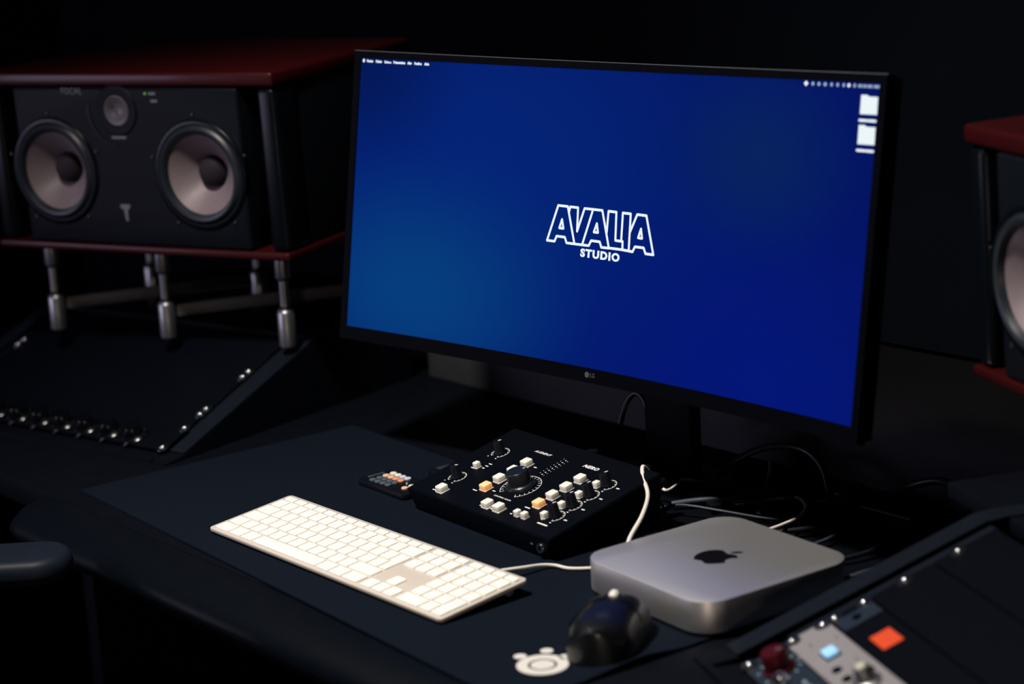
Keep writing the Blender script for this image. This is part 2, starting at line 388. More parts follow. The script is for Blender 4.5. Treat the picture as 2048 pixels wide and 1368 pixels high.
def key(x, y_top, wu, h):
    """x left edge, y_top upper edge (cell), width in units, cell height"""
    k = (round(wu * U * 1e5), round(h * 1e5))
    if k not in key_mesh:
        b = prism(rrect(wu * U - G, h - G, 0.0016, 3), -0.0004, KH, 0.0007, 1, top_only=True)
        o = obj('key', b, M_KEY, kb, KM @ T(x + wu * U / 2, y_top - h / 2, 0)); key_mesh[k] = o.data
    else: o = obj('key', key_mesh[k], None, kb, KM @ T(x + wu * U / 2, y_top - h / 2, 0))
    return o
FH = 0.0112
rows_y = [YT - FH - U * i for i in range(5)]
fx = 14.5 / 14
for i in range(14): key(X0 + i * fx * U, YT, fx, FH)
def row(ri, widths, x0=0):
    x = X0 + x0 * U
    for wu in widths: key(x, rows_y[ri], wu, U); x += wu * U
row(0, [1]*13 + [1.5]); row(1, [1.5] + [1]*12); row(2, [1.75] + [1]*12); row(3, [1.25] + [1]*11 + [2.25]); row(4, [1.5, 1.25, 1.25, 6.5, 1.25, 1.25, 1.5])
# two-row return key
xr = X0 + 14.5 * U - G/2; yt = rows_y[1] - G/2; g = G/2
obj('key', prism([(xr, yt), (X0 + 13.5*U + g, yt), (X0 + 13.5*U + g, rows_y[2] + g), (X0 + 13.75*U + g, rows_y[2] + g), (X0 + 13.75*U + g, rows_y[3] + g), (xr, rows_y[3] + g)][::-1], -0.0004, KH, 0.0007, 1, top_only=True), M_KEY, kb, KM)
NXK = X0 + 14.5 * U + 0.0047; PXK = NXK + 3 * U + 0.0047
for i in range(3): key(NXK + i*U, YT, 1, FH); key(NXK + i*U, rows_y[0], 1, U); key(NXK + i*U, rows_y[1], 1, U); key(NXK + i*U, rows_y[4], 1, U)
key(NXK + U, rows_y[3], 1, U)
for i in range(4):
    key(PXK + i*U, YT, 1, FH)
    for r_ in range(3): key(PXK + i*U, rows_y[r_], 1, U)
for i in range(3): key(PXK + i*U, rows_y[3], 1, U)
key(PXK + 3*U, rows_y[3], 1, 2*U); key(PXK, rows_y[4], 2, U); key(PXK + 2*U, rows_y[4], 1, U)
obj('cable', tube([(0.150, 0.050, 0.0095), (0.158, 0.066, 0.010), (0.1655, 0.0915, 0.0085), (0.167, 0.115, 0.0052), (0.1745, 0.1275, 0.0032), (0.192, 0.1335, 0.0024), (0.212, 0.155, 0.0024), (0.228, 0.190, 0.0024), (0.233, 0.240, 0.0024), (0.246, 0.300, 0.0024)], 0.0019, 10), M_CABW, kb)

# ------------------------------------------------------------------ small computer
MM = T(0.3475, 0.1925, 0) @ RZ(-0.0903)
mc = thing('mini_computer', 'square silver aluminium mini computer with a black fruit emblem on top', 'computer', MM)
obj('body', prism(rrect(0.197, 0.197, 0.030, 14), 0.0035, 0.036, 0.0011, 2), M_ALU, mc, MM)
obj('base_foot', lathe([(0.0, 0.0), (0.080, 0.0), (0.083, 0.002), (0.083, 0.0036), (0.0, 0.0036)], 48), M_BLK, mc, MM)
ap = [(0.0,13.2),(3.0,13.6),(7.2,15.6),(11.2,15.8),(14.6,14.0),(16.8,11.6),(14.2,9.2),(12.9,5.6),(13.2,1.6),(15.2,-2.0),(18.4,-4.4),(17.0,-8.4),(14.6,-12.6),(11.4,-16.6),(8.2,-18.8),(5.0,-18.6),(1.6,-17.2),(-1.4,-17.0),(-4.6,-18.2),(-8.0,-18.9),(-11.4,-17.0),(-14.8,-12.8),(-17.4,-7.2),(-18.6,-1.0),(-18.2,4.6),(-16.0,10.0),(-12.2,14.0),(-7.8,15.8),(-3.4,14.4)]
sc = 0.001 * 1.08
cp = catmull([(x, y, 0) for x, y in ap + ap[:1]], 3)[:-1]
obj('emblem', prism([(v.x * sc, v.y * sc) for v in cp], 0.0, 0.0003), M_APPLE, mc, MM @ T(0, -0.0005, 0.0359))
lf = [(0.6,16.8),(0.9,20.2),(2.8,23.6),(5.6,26.0),(8.8,27.0),(8.6,23.4),(6.6,19.8),(3.8,17.6)]
obj('emblem_leaf', prism([(x * sc, y * sc) for x, y in lf], 0.0, 0.0003), M_APPLE, mc, MM @ T(0, -0.0005, 0.0359))
obj('port_panel', box(-0.075, 0.075, 0.0975, 0.0988, 0.008, 0.028, 0.0008, 1), M_BLK, mc, MM)

# ------------------------------------------------------------------ mouse
MO = T(0.372, 0.024, 0) @ RZ(math.radians(33))
ms = thing('computer_mouse', 'black glossy computer mouse in front of the silver mini computer', 'mouse', MO)
def mouse_shell(u0, u1, v0, v1, nu=20, nv=18, lift=0.0):
    b = bmesh.new(); g = []
    for i in range(nu + 1):
        t = u0 + (u1 - u0) * i / nu                      # -1 back .. 1 front
        y = 0.062 * t
        ww = 0.0345 * (max(0.0, 1 - abs(t) ** 3.6)) ** 0.5 * (1 - 0.10 * math.cos(math.pi * t) * 0.6)
        hh = 0.040 * (max(0.0, 1 - abs((t + 0.22) / 1.42) ** 2.6)) ** 0.55
        row_ = []
        for j in range(nv + 1):
            a = math.pi * (v0 + (v1 - v0) * j / nv)
            c = math.cos(a); s_ = math.sin(a)
            x = ww * math.copysign(abs(c) ** 0.75, c) + lift * c; z = 0.002 + hh * s_ ** 0.8 + lift * s_
            row_.append(b.verts.new((x, y, z)))
        g.append(row_)
    for i in range(nu):
        for j in range(nv): b.faces.new((g[i][j], g[i+1][j], g[i+1][j+1], g[i][j+1]))
    bmesh.ops.remove_doubles(b, verts=b.verts[:], dist=1e-5)
    bmesh.ops.recalc_face_normals(b, faces=b.faces[:]); return b
obj('shell', mouse_shell(-1, 1, 0, 1, 36, 28), M_BLKG, ms, MO)
obj('base', prism([(0.0325 * math.copysign(abs(math.cos(a))**0.6, math.cos(a)), 0.060 * math.copysign(abs(math.sin(a))**0.8, math.sin(a))) for a in [2*math.pi*i/32 for i in range(32)]], 0.0004, 0.004), M_BLK, ms, MO)
obj('button_left', mouse_shell(0.12, 0.93, 0.54, 0.86, 16, 12, 0.0009), M_BLKG, ms, MO)
obj('button_right', mouse_shell(0.12, 0.93, 0.14, 0.46, 16, 12, 0.0009), M_BLKG, ms, MO)
tag(obj('wheel', lathe([(0.0, -0.0042), (0.007, -0.0042), (0.0090, -0.002), (0.0090, 0.002), (0.007, 0.0042), (0.0, 0.0042)], 24), M_CABW, ms, MO @ T(-0.001, 0.027, 0.0345) @ RY(math.pi / 2)), 'white scroll wheel')
obj('side_button', box(-0.0362, -0.033, -0.012, 0.014, 0.019, 0.024, 0.0012, 2), M_BLK, ms, MO)
obj('cable_collar', lathe([(0.0, 0.0), (0.0035, 0.0), (0.0042, 0.003), (0.0032, 0.009), (0.0, 0.010)], 16), M_BLK, ms, MO @ T(0.0, 0.058, 0.010) @ RX(-math.pi / 2))

# ------------------------------------------------------------------ monitor controller
NM = T(0.0252, 0.1409, 0) @ RZ(-0.0548)
nr = thing('monitor_controller', 'black desktop monitor controller with white push buttons and a large volume knob', 'audio controller', NM)
NW, NDp, HF, HB = 0.268, 0.158, 0.0262, 0.0640
b = bmesh.new()
pr = [(0.006, 0.0), (0.150, 0.0), (0.158, 0.008), (NDp, HB), (0.0, HF), (0.0, HF - 0.004)]
wt = [0.126, 0.128, 0.130, NW/2, NW/2, NW/2]
L_ = [b.verts.new((-w_, y, z)) for (y, z), w_ in zip(pr, wt)]; R_ = [b.verts.new((w_ if i > 1 else w_ - 0.004, y, z)) for i, ((y, z), w_) in enumerate(zip(pr, wt))]
b.faces.new(L_); b.faces.new(R_[::-1])
for i in range(6): b.faces.new((L_[i], R_[i], R_[(i+1) % 6], L_[(i+1) % 6]))
bmesh.ops.recalc_face_normals(b, faces=b.faces[:])
bmesh.ops.bevel(b, geom=b.edges[:], offset=0.0012, segments=2, affect='EDGES')
obj('body', b, M_BLKM, nr, NM)
for fx_, fy_ in ((-0.11, 0.02), (0.11, 0.02), (-0.11, 0.14), (0.11, 0.14)):
    obj('rubber_foot', lathe([(0, 0.0002), (0.007, 0.0002), (0.007, 0.0), (0, 0.0)][::-1], 12), M_BLK, nr, NM @ T(fx_, fy_, 0))
TA = math.atan2(HB - HF, NDp)
NP = NM @ T(0, 0, HF) @ RX(TA)                           # panel frame in metres (x across, y up the slope)
mmm = 0.001
def button(u, v, size, m, h=0.0075):
    key_ = ('b', size)
    b = prism(rrect(size, size, size * 0.16, 3), 0.0012, h, 0.0011, 2, top_only=True)
    o = obj('button', b, m, nr, NP @ T(u * mmm, v * mmm, 0))
    obj('button_base', box(-size*0.53, size*0.53, -size*0.53, size*0.53, -0.0002, 0.0014, 0.0003, 1), M_BTN, o, NP @ T(u * mmm, v * mmm, 0))
    return o
big = 0.0118; sml = 0.0074
bo = [button(-33.9, 42.5, big, M_BTNO)]; tag(bo[0], 'orange lit button')
for v in (63, 83.8, 103.6): button(-34.8, v, big, M_BTN)
button(-82.5, 14.6, big, M_BTN); button(3.6, 16.6, big, M_BTN); button(24.1, 17.0, big, M_BTN)
button(-91.4, 72.6, sml, M_BTN, 0.0072); button(55.6, 19.2, sml, M_BTN, 0.0072); button(68.0, 19.6, sml, M_BTN, 0.0072)
tag(button(61.3, 45.2, big, M_BTNO), 'orange lit button')
for v in (65.4, 85.6, 106.4): button(60.6, v, big, M_BTN)
for v in (30.8, 55.5, 80.6, 106.2): button(89.2, v, sml, M_BTN, 0.0072)
def small_knob(u, v, ang):
    Mk = NP @ T(u * mmm, v * mmm, 0)
    k = obj('knob', lathe([(0, 0.0), (0.0074, 0.0), (0.0074, 0.002), (0.0066, 0.003), (0.0058, 0.0145), (0.0048, 0.0158), (0, 0.0158)], 28), M_BLK, nr, Mk)
    d = Vector((math.cos(math.radians(ang)), math.sin(math.radians(ang))))
    obj('pointer', stroke([d * 0.0010, d * 0.0050], 0.0012, 0.0003, caps=False), M_SILK, k, Mk @ T(0, 0, 0.0158))
    return k
for (u, v, a) in ((-94.8, 45.2, 30), (-95.2, 110, 60), (97.4, 38.4, 70), (97.0, 63.4, 70), (96.8, 88.6, 70), (96.4, 114.3, 70)): small_knob(u, v, a)
Mk = NP @ T(0.0012, 0.0655, 0)
vk = obj('volume_knob', lathe([(0, 0), (0.0172, 0), (0.0172, 0.0028), (0.0160, 0.0046), (0.0135, 0.0056), (0.0128, 0.0180), (0.0124, 0.0196), (0.0112, 0.0206), (0, 0.0206)], 48), M_VOL, nr, Mk)
obj('pointer', stroke([(0.0030, 0.0066), (0.0043, 0.0094)], 0.0011, 0.0003, caps=False), M_SILK, vk, Mk @ T(0, 0, 0.0206))
# silkscreen
b = bmesh.new()
def nstroke(pts, wd): stroke([(x * mmm, y * mmm) for x, y in pts], wd * mmm, 0.00025, bm=b, caps=False)
def dial(cx, cy, r, gap, tick, n, wd):
    nstroke(arc(cx, cy, r, 270 + gap, 270 + 360 - gap, 40), wd)
    for i in range(n):
        a = math.radians(270 + gap + (360 - 2 * gap) * i / (n - 1)); t = tick * (1.25 if i in (0, n - 1) else 1)
        nstroke([(cx + r * math.cos(a), cy + r * math.sin(a)), (cx + (r - t) * math.cos(a), cy + (r - t) * math.sin(a))], wd)
dial(1.2, 65.5, 24.2, 34, 4.0, 21, 0.55)
for (u, v) in ((-94.8, 45.2), (-95.2, 110), (97.4, 38.4), (97.0, 63.4), (96.8, 88.6), (96.4, 114.3)):
    dial(u, v, 11.0, 32, 2.2, 11, 0.6)
    nstroke([(u - 7.4, v - 12.4), (u - 9.0, v - 12.4)], 1.3); nstroke([(u + 5.6, v - 12.6), (u + 8.0, v - 12.6)], 1.3)
for (x, y, l, h_) in ((-94.1, 11.6, 8.5, 1.5), (-45.6, 34.2, 7.6, 1.5), (-7.1, 13.7, 3.4, 1.5), (12.6, 14.4, 4.0, 1.5), (-95.1, 69.2, 8.6, 1.5), (50.9, 36.0, 9.0, 1.5), (44.1, 18.0, 3.6, 1.5), (56.8, 18.4, 6.2, 1.5), (98.6, 19.2, 17.0, 1.9),
                      (116.4, 37.6, 5.0, 1.6), (116.0, 63.0, 5.0, 1.6), (116.0, 88.8, 5.0, 1.6), (115.2, 114.2, 5.0, 1.6), (-82.4, 74.6, 4.2, 1.4), (-82.4, 79.8, 5.2, 1.4), (-82.4, 85.2, 5.6, 1.4)):
    nstroke([(x - l/2, y), (x + l/2, y)], h_)
for v in (42.5, 63, 83.8, 103.6): nstroke([(-23.6, v + 1.0), (-18.4, v + 1.0)], 1.5)
for v in (45.2, 65.4, 85.6, 106.4): nstroke([(49.2, v + 5.0), (53.6, v + 5.0)], 1.6)
for v in (30.8, 55.5, 80.6, 106.2): nstroke([(81.0, v + 3.6), (84.6, v + 3.6)], 1.5)
for i in range(8):
    v = 97 + 5.1 * i; nstroke([(0.2, v), (2.2, v)], 1.1)
    nstroke([(-4.6, v + 1.6), (-3.6, v + 1.6)], 0.7); nstroke([(5.0, v - 1.0), (6.0, v - 1.0)], 0.6)
obj('panel_print', b, M_SILK, nr, NP @ T(0, 0, 0.0001), smooth=False)
for body, u, v, h_, wd_, sh, bd in (('AUDIENT', -56.4, 131.0, 4.0, 30.0, 0.30, 0.022), ('NERO', 32.0, 131.6, 6.0, 26.0, 0.22, 0.050), ('CONTROL ROOM', -12.4, 36.2, 2.3, 30.5, 0.0, 0.02)):
    obj('lettering', text_bm(body, h_ * mmm, wd_ * mmm, sh, bd, 0.00025), M_SILK, nr, NP @ T(u * mmm, v * mmm, 0.0001), smooth=False)
# front jack and mark
FJ = NM @ T(0, 0.0028, 0) @ RX(math.pi / 2)
jk = obj('headphone_jack', lathe([(0.0026, 0.0022), (0.0026, 0.0034), (0.0052, 0.0034), (0.0056, 0.0026), (0.0056, -0.001)], 28), M_CHROME, nr, NM @ T(0.1165, 0.0031, 0.0125) @ RX(math.pi / 2))
obj('jack_hole', lathe([(0, 0.0024), (0.0027, 0.0024)], 20), M_HOLE, jk, NM @ T(0.1165, 0.0031, 0.0125) @ RX(math.pi / 2))
obj('jack_mark', stroke([(-0.0022, 0), (0.0022, 0)], 0.0018, 0.0003, caps=False), M_GREYT, nr, NM @ T(0.100, 0.0024, 0.0135) @ RX(math.pi / 2))
for i, x in enumerate((-0.06, -0.02, 0.03, 0.075, 0.10)):
    obj('rear_plug', lathe([(0, 0), (0.0065, 0), (0.0075, 0.008), (0.0065, 0.026), (0.004, 0.034), (0, 0.034)], 14), M_BLK, nr, NM @ T(x, NDp - 0.001, 0.035 + 0.01 * (i % 2)) @ RX(-math.pi / 2 + 0.15))

# ------------------------------------------------------------------ small remote
RM = T(-0.185, 0.1885, 0) @ RZ(-0.04)
rc = thing('remote_control', 'small black remote control with coloured round keys beside the black controller', 'remote')
rc.matrix_basis = RM; PW[rc] = RM
obj('body', prism(rrect(0.100, 0.052, 0.007, 6), 0.0003, 0.0074, 0.0012, 2), M_BLK, rc, RM)
RI = RM.inverted()
def rkey(x, y, m, r=0.0039):
    p = RI @ Vector((x, y, 0))
    return obj('button', lathe([(0, 0.0093), (r * 0.82, 0.0093), (r, 0.0086), (r, 0.0070), (0, 0.0070)], 18), m, rc, RM @ T(p.x, p.y, 0))
for i in range(4):
    x = -0.2150 + i * 0.0103
    rkey(x, 0.2052 - i * 0.0005, (M_RBW, M_RBW, M_RBB, M_RBB)[i], 0.0044)
    rkey(x, 0.1945 - i * 0.0003, (M_RBP, M_RBP, M_RBO, M_RBO)[i], 0.0044)
    rkey(x + 0.001, 0.1840, M_RBG, 0.0044); rkey(x + 0.001, 0.1738, M_RBG, 0.0044)
rkey(-0.1563, 0.1785, M_RBP, 0.0042); rkey(-0.1556, 0.1885, M_RBW, 0.0042); rkey(-0.1549, 0.1983, M_RBB, 0.0042)
rkey(-0.168, 0.1905, M_RBB, 0.0011)
p = RI @ Vector((-0.2292, 0.190, 0))
obj('slot', box(p.x - 0.0012, p.x + 0.0012, p.y - 0.012, p.y + 0.012, 0.0070, 0.0079, 0.0003, 1), M_RBG, rc, RM)

# slim dark case lying beside the controller
CM = T(-0.168, 0.274, 0.0) @ RZ(-0.12)
cs = thing('slim_case', 'slim dark blue grey case lying behind the remote control', 'case', CM)
obj('shell', prism(rrect(0.030, 0.078, 0.012, 6), 0.0002, 0.0125, 0.004, 3), mat('slate case plastic', (0.024, 0.032, 0.045), 0.5, spec=0.3, noise=0.1), cs, CM)
obj('end_cap', prism(rrect(0.031, 0.012, 0.005, 5), 0.0002, 0.0130, 0.0035, 2), M_BLK, cs, CM @ T(0, -0.034, 0))

# ------------------------------------------------------------------ curved monitor
MO_O = Vector((0.04396, 0.3043, 0.16006)); CV = 0.45396
MNM = T(*MO_O) @ RZ(0.05456) @ RX(-0.16294)
mn = thing('computer_monitor', 'wide curved black computer monitor showing a blue desktop with a white studio logo', 'monitor', T(0.044, 0.42, TOPZ) @ RZ(0.0546))
def bend(s, d, z):
    r = 1 / CV - d                                        # d > 0 : towards the viewer
    return Vector((r * math.sin(s * CV), r * math.cos(s * CV) - 1 / CV, z))
def bend_grid(s0, s1, z0, z1, d_front, d_back, n=40, bulge=0.0):
    b = bmesh.new(); rings = []
    for i in range(n + 1):
        s = s0 + (s1 - s0) * i / n
        rings.append([b.verts.new(bend(s, d, z)) for d, z in ((d_front, z0), (d_front, z1), (d_back, z1), (d_back, z0))])
    for A, B in zip(rings, rings[1:]):
        for k in range(4): b.faces.new((A[k], A[(k+1) % 4], B[(k+1) % 4], B[k]))
    b.faces.new(rings[0]); b.faces.new(rings[-1][::-1])
    bmesh.ops.recalc_face_normals(b, faces=b.faces[:]); return b
SW, SH = 0.7998, 0.3348
EX = 0.0100; EB = 0.0165; ET = 0.0085
obj('rear_housing', bend_grid(-SW/2 - EX + 0.004, SW/2 + EX - 0.004, -EB + 0.003, SH + ET - 0.003, -0.004, -0.022), M_BEZEL, mn, MNM)
obj('rear_bulge', bend_grid(-0.22, 0.22, 0.02, 0.26, -0.020, -0.055, 20), M_BEZEL, mn, MNM)
scr = obj('screen', bend_grid(-SW/2, SW/2, 0, SH, 0.0, -0.004), screen_material(), mn, MNM)
for s0, s1, z0, z1 in ((-SW/2 - EX, SW/2 + EX, -EB, 0), (-SW/2 - EX, SW/2 + EX, SH, SH + ET), (-SW/2 - EX, -SW/2, 0, SH), (SW/2, SW/2 + EX, 0, SH)):
    obj('bezel', bend_grid(s0, s1, z0, z1, 0.0016, -0.010), M_BEZEL, mn, MNM)
obj('top_edge_strip', bend_grid(-SW/2 - EX, SW/2 + EX, SH + ET, SH + ET + 0.0008, 0.0012, -0.010), M_MARK, mn, MNM)
def bent(bm, d0=0.0006):
    for v in bm.verts: v.co = bend(v.co.x, d0 + v.co.z, v.co.y)
    return bm
LOGO = {'A': [(-67.8, 179.2), (-82.0, 137.8), (-70.0, 137.8), (-67.3, 144.0), (-54.2, 144.0), (-50.9, 137.8), (-38.3, 137.8), (-52.6, 179.2), (-67.8, 179.2)],
 'Ah': [(-60.4, 163.8), (-63.8, 153.7), (-57.3, 153.7), (-60.4, 163.8)],
 'V': [(-50.2, 172.6), (-48.7, 179.2), (-36.3, 179.2), (-35.4, 152.4), (-26.0, 179.2), (-12.5, 179.3), (-26.0, 138.3)],
 'A2': [(-12.5, 179.3), (2.1, 179.3), (16.2, 138.3), (4.4, 138.0), (1.2, 144.0), (-12.3, 144.0), (-15.6, 138.0), (-38.3, 137.8)],
 'A2h': [(-5.1, 164.0), (-9.0, 154.0), (-2.5, 154.0), (-5.1, 164.0)],
 'L': [(11.2, 155.2), (11.8, 179.3), (24.1, 179.3), (25.6, 147.8), (36.9, 147.8), (37.5, 138.6), (16.2, 138.5)],
 'I': [(34.7, 148.0), (34.3, 179.3), (46.6, 179.3), (47.4, 138.2), (37.5, 138.5)],
 'A3': [(47.4, 159.2), (56.7, 179.4), (71.0, 179.4), (85.9, 137.8), (73.7, 137.8), (70.2, 143.9), (56.5, 143.8), (53.4, 137.9), (47.4, 138.2)],
 'A3h': [(64.1, 164.2), (60.6, 154.1), (66.7, 154.0), (64.1, 164.2)]}
for pair in (('A', 'Ah'), ('V',), ('A2', 'A2h'), ('L',), ('I',), ('A3', 'A3h')):
    b = bmesh.new()
    for k in pair: stroke([(x * mmm, y * mmm) for x, y in LOGO[k]], 0.0029, 0.0002, bm=b)
    obj('logo_letter', bent(b), M_GLOW, scr, MNM, smooth=False)
b = text_bm('STUDIO', 0.0098, 0.0620, 0.0, 0.052, 0.0002, space=1.20); b.transform(T(-0.0280, 0.1242, 0)); obj('logo_word', bent(b), M_GLOW, scr, MNM, smooth=False)
mw = [(-390.1, -379.7, 'Finder'), (-375.5, -365.3, 'Fichier'), (-361.4, -350.4, 'Édition'), (-346.8, -327.7, 'Présentation'), (-324.1, -316.9, 'Aller'), (-312.8, -300.9, 'Fenêtre'), (-296.7, -289.0, 'Aide')]
for x0, x1, t in mw:
    b = text_bm(t, 0.0034, (x1 - x0) * mmm, 0.0, 0.05, 0.0002); b.transform(T(x0 * mmm, 0.3297, 0)); obj('menu_word', bent(b), M_GLOW, scr, MNM, smooth=False)
def icon(x, y, w_, h_, m, kind='o'):
    if kind == 'd': pts = [(w_/2, 0), (0, h_/2), (-w_/2, 0), (0, -h_/2)]
    else: pts = [(w_/2*math.cos(2*math.pi*i/10), h_/2*math.sin(2*math.pi*i/10)) for i in range(10)]
    b = prism(pts, 0, 0.0002); b.transform(T(x * mmm, y * mmm, 0)); return obj('menu_icon', bent(b), m, scr, MNM, smooth=False)
icon(-395.2, 331.6, 0.0034, 0.0046, M_GLOW)
icon(294.4, 331.4, 0.0066, 0.0056, M_GLOW, 'd')
for x, w_, m_ in ((304.2, 0.0042, M_GLOW2), (312.9, 0.0042, M_GLOW2), (321.8, 0.0048, M_GLOW2), (331.0, 0.0036, M_GLOW2), (339.7, 0.0036, M_GLOW2), (348.4, 0.0034, M_GLOW2), (355.7, 0.0040, M_GLOW), (363.8, 0.0036, M_GLOW2)): icon(x, 331.4, w_, 0.0040, m_)
for x0, x1 in ((369.0, 374.5), (376.0, 380.5), (382.0, 388.8), (391.0, 398.6)):
    b = stroke([(x0 * mmm, 0.3313), (x1 * mmm, 0.3313)], 0.0028, 0.0002, caps=False); obj('clock_word', bent(b), M_GLOW2, scr, MNM, smooth=False)
for dy in (0, -29.1):
    pts = [(374.4, 322.8), (382.6, 323.0), (385.6, 321.5), (398.0, 321.5), (398.4, 304.4), (374.6, 304.2)]
    rp = catmull([(x, y + dy, 0) for x, y in pts + pts[:1]], 1)[:-1]
    b = prism([(v.x * mmm, v.y * mmm) for v in rp][::-1], 0, 0.0002); obj('folder_icon', bent(b), M_GLOW, scr, MNM, smooth=False)
    for x0, x1 in ((374.6, 385.2), (387.4, 397.2)):
        b = stroke([(x0 * mmm, (298.3 + dy) * mmm), (x1 * mmm, (298.3 + dy) * mmm)], 0.0026, 0.0002); obj('folder_caption', bent(b), M_GLOW, scr, MNM, smooth=False)
# maker's mark on the lower bezel
b = prism([(0.0034 * math.cos(2*math.pi*i/20) - 0.0035, 0.0034 * math.sin(2*math.pi*i/20) - 0.0075) for i in range(20)], 0, 0.0002)
mk = obj('maker_mark', bent(b, 0.0017), M_MARK, mn, MNM, smooth=False)
b = text_bm('LG', 0.0052, 0.0072, 0, 0.02, 0.0002); b.transform(T(0.0016, -0.0100, 0)); obj('lettering', bent(b, 0.0017), M_MARK, mk, MNM, smooth=False)
SN = T(0.047, 0.425, TOPZ) @ RZ(0.0546)
obj('stand_neck', box(-0.036, 0.036, -0.010, 0.012, 0.010, 0.36, 0.003, 2), M_BLK, mn, SN)
obj('stand_mount', box(-0.045, 0.045, -0.058, -0.010, 0.25, 0.35, 0.004, 2), M_BLK, mn, SN)
foot = [(0.118, -0.066), (0.122, -0.054), (0.06, 0.042), (0.0, 0.052), (-0.06, 0.042), (-0.122, -0.054), (-0.118, -0.066), (-0.09, -0.050), (0.0, -0.018), (0.09, -0.050)]
obj('stand_base', prism(foot, 0.0, 0.011, 0.002, 2), M_BLK, mn, SN)

# ------------------------------------------------------------------ speakers
def drill(bm, holes):
    """cut round holes (x, z, r) along y through a bmesh, return a mesh"""
    me = bpy.data.meshes.new('panel'); bm.to_mesh(me); bm.free(); o = bpy.data.objects.new('panel', me); COL.objects.link(o)
    cu = []
    for x, z, r in holes:
        cb = lathe([(0, -0.2), (r, -0.2), (r, 0.2), (0, 0.2)], 56, None, T(x, 0, z) @ RX(math.pi / 2)); cm = bpy.data.meshes.new('cut'); cb.to_mesh(cm); cb.free()
        c_ = bpy.data.objects.new('cut', cm); COL.objects.link(c_); cu.append(c_)
        md = o.modifiers.new('b', 'BOOLEAN'); md.operation = 'DIFFERENCE'; md.object = c_; md.solver = 'EXACT'
    out = bpy.data.meshes.new_from_object(o.evaluated_get(bpy.context.evaluated_depsgraph_get()))
    for c_ in cu + [o]: bpy.data.objects.remove(c_)
    b = bmesh.new(); b.from_mesh(out); bpy.data.meshes.remove(out); return b
def make_speaker(label, Ms, mirror):
    sp = thing('studio_speaker', label, 'speaker', Ms, 'pair of studio speakers')
    w_, h_, d_ = 0.5, 0.25, 0.34
    tb, bb = 0.020, 0.011
    obj('cabinet', box(-w_/2 + 0.002, w_/2 - 0.002, 0.050, d_, bb, h_ - tb, 0.005, 3), M_SPKB, sp, Ms)
    for s_ in (-1, 1):
        a0, a1 = sorted((s_ * (w_/2 - 0.030), s_ * w_/2))
        obj('side_cheek', box(a0, a1, 0.0, 0.055, bb, h_ - tb, 0.009, 5), M_SPKG, sp, Ms)
    obj('baffle', drill(box(-w_/2 + 0.058, w_/2 - 0.058, -0.002, 0.048, bb + 0.001, h_ - tb - 0.001, 0.004, 3), [(-0.130, 0.113, 0.0680), (0.120, 0.113, 0.0680), (-0.010, 0.1985, 0.0206)]), M_SPKB, sp, Ms)
    obj('top_panel', box(-w_/2 - 0.001, w_/2 + 0.001, -0.003, d_ + 0.001, h_ - tb, h_, 0.005, 3), M_RED, sp, Ms)
    obj('bottom_panel', box(-w_/2 - 0.001, w_/2 + 0.001, -0.003, d_ + 0.001, 0, bb, 0.003, 3), M_RED, sp, Ms)
    F = Ms @ RX(math.pi / 2)                             # local z -> -y (out of the front)
    for cx in (-0.130, 0.120):
        Mw = F @ T(cx, 0.113, 0.002)
        wf = obj('woofer', lathe([(0.066, 0.0002), (0.068, 0.0030), (0.0725, 0.0034), (0.0745, 0.0022), (0.0755, 0.0)], 48), M_SPKG, sp, Mw)
        obj('surround', lathe([(0.0675, 0.0020), (0.0655, 0.0055), (0.0615, 0.0072), (0.0575, 0.0058), (0.0545, 0.0005), (0.0535, -0.002)], 56), M_RUB, wf, Mw)
        obj('cone', lathe([(0.0545, -0.0004), (0.048, -0.0055), (0.040, -0.0128), (0.030, -0.0225), (0.0215, -0.0305)], 64), M_CONE, wf, Mw)
        obj('dust_cap', lathe([(0.0225, -0.0305), (0.0205, -0.0235), (0.016, -0.0180), (0.009, -0.0150), (0, -0.0142)], 40), M_CAP, wf, Mw)
        for k in range(5):
            a = math.radians(20 + 72 * k)
            obj('screw', lathe([(0.0028, 0), (0.0026, 0.0010), (0.0014, 0.0016), (0, 0.0017)], 10), M_BLKG, wf, Mw @ T(0.0805 * math.cos(a), 0.0805 * math.sin(a), 0.0))
    Mt = F @ T(-0.010, 0.1985, 0.002)
    tw = obj('tweeter', lathe([(0.0205, -0.0004), (0.0215, 0.0016), (0.0330, 0.0020), (0.0345, 0.0008), (0.0350, 0.0)], 40), M_SPKB, sp, Mt)
    obj('dome', lathe([(0.0205, 0.0010), (0.0170, 0.0008), (0.0120, -0.0030), (0.006, -0.0056), (0, -0.0064)], 36), M_DOME, tw, Mt)
    gb = bmesh.new()
    for k in range(4): lathe([(0.0045 + 0.0048*k - 0.0004, 0.0022 - 0.0003*k), (0.0045 + 0.0048*k + 0.0004, 0.0022 - 0.0003*k), (0.0045 + 0.0048*k, 0.0030 - 0.0003*k), (0.0045 + 0.0048*k - 0.0004, 0.0022 - 0.0003*k)], 30, gb)
    obj('tweeter_guard', gb, M_GREYT, tw, Mt)
    wg = bmesh.new(); stroke(arc(-0.010, 0.1985, 0.049, 175, 262, 18), 0.0040, 0.0016, bm=wg); obj('waveguide_lip', wg, M_SPKG, sp, F @ T(0, 0, 0.0018))
    obj('lettering', text_bm('FOCAL', 0.0092, 0.036, 0, 0.03, 0.0003), M_GREYT, sp, F @ T(-0.103, 0.2195, 0.0021), smooth=False)
    obj('power_light', lathe([(0.0017, 0), (0.0015, 0.0008), (0, 0.0011)], 12), M_LED, sp, F @ T(0.042, 0.2215, 0.0022))
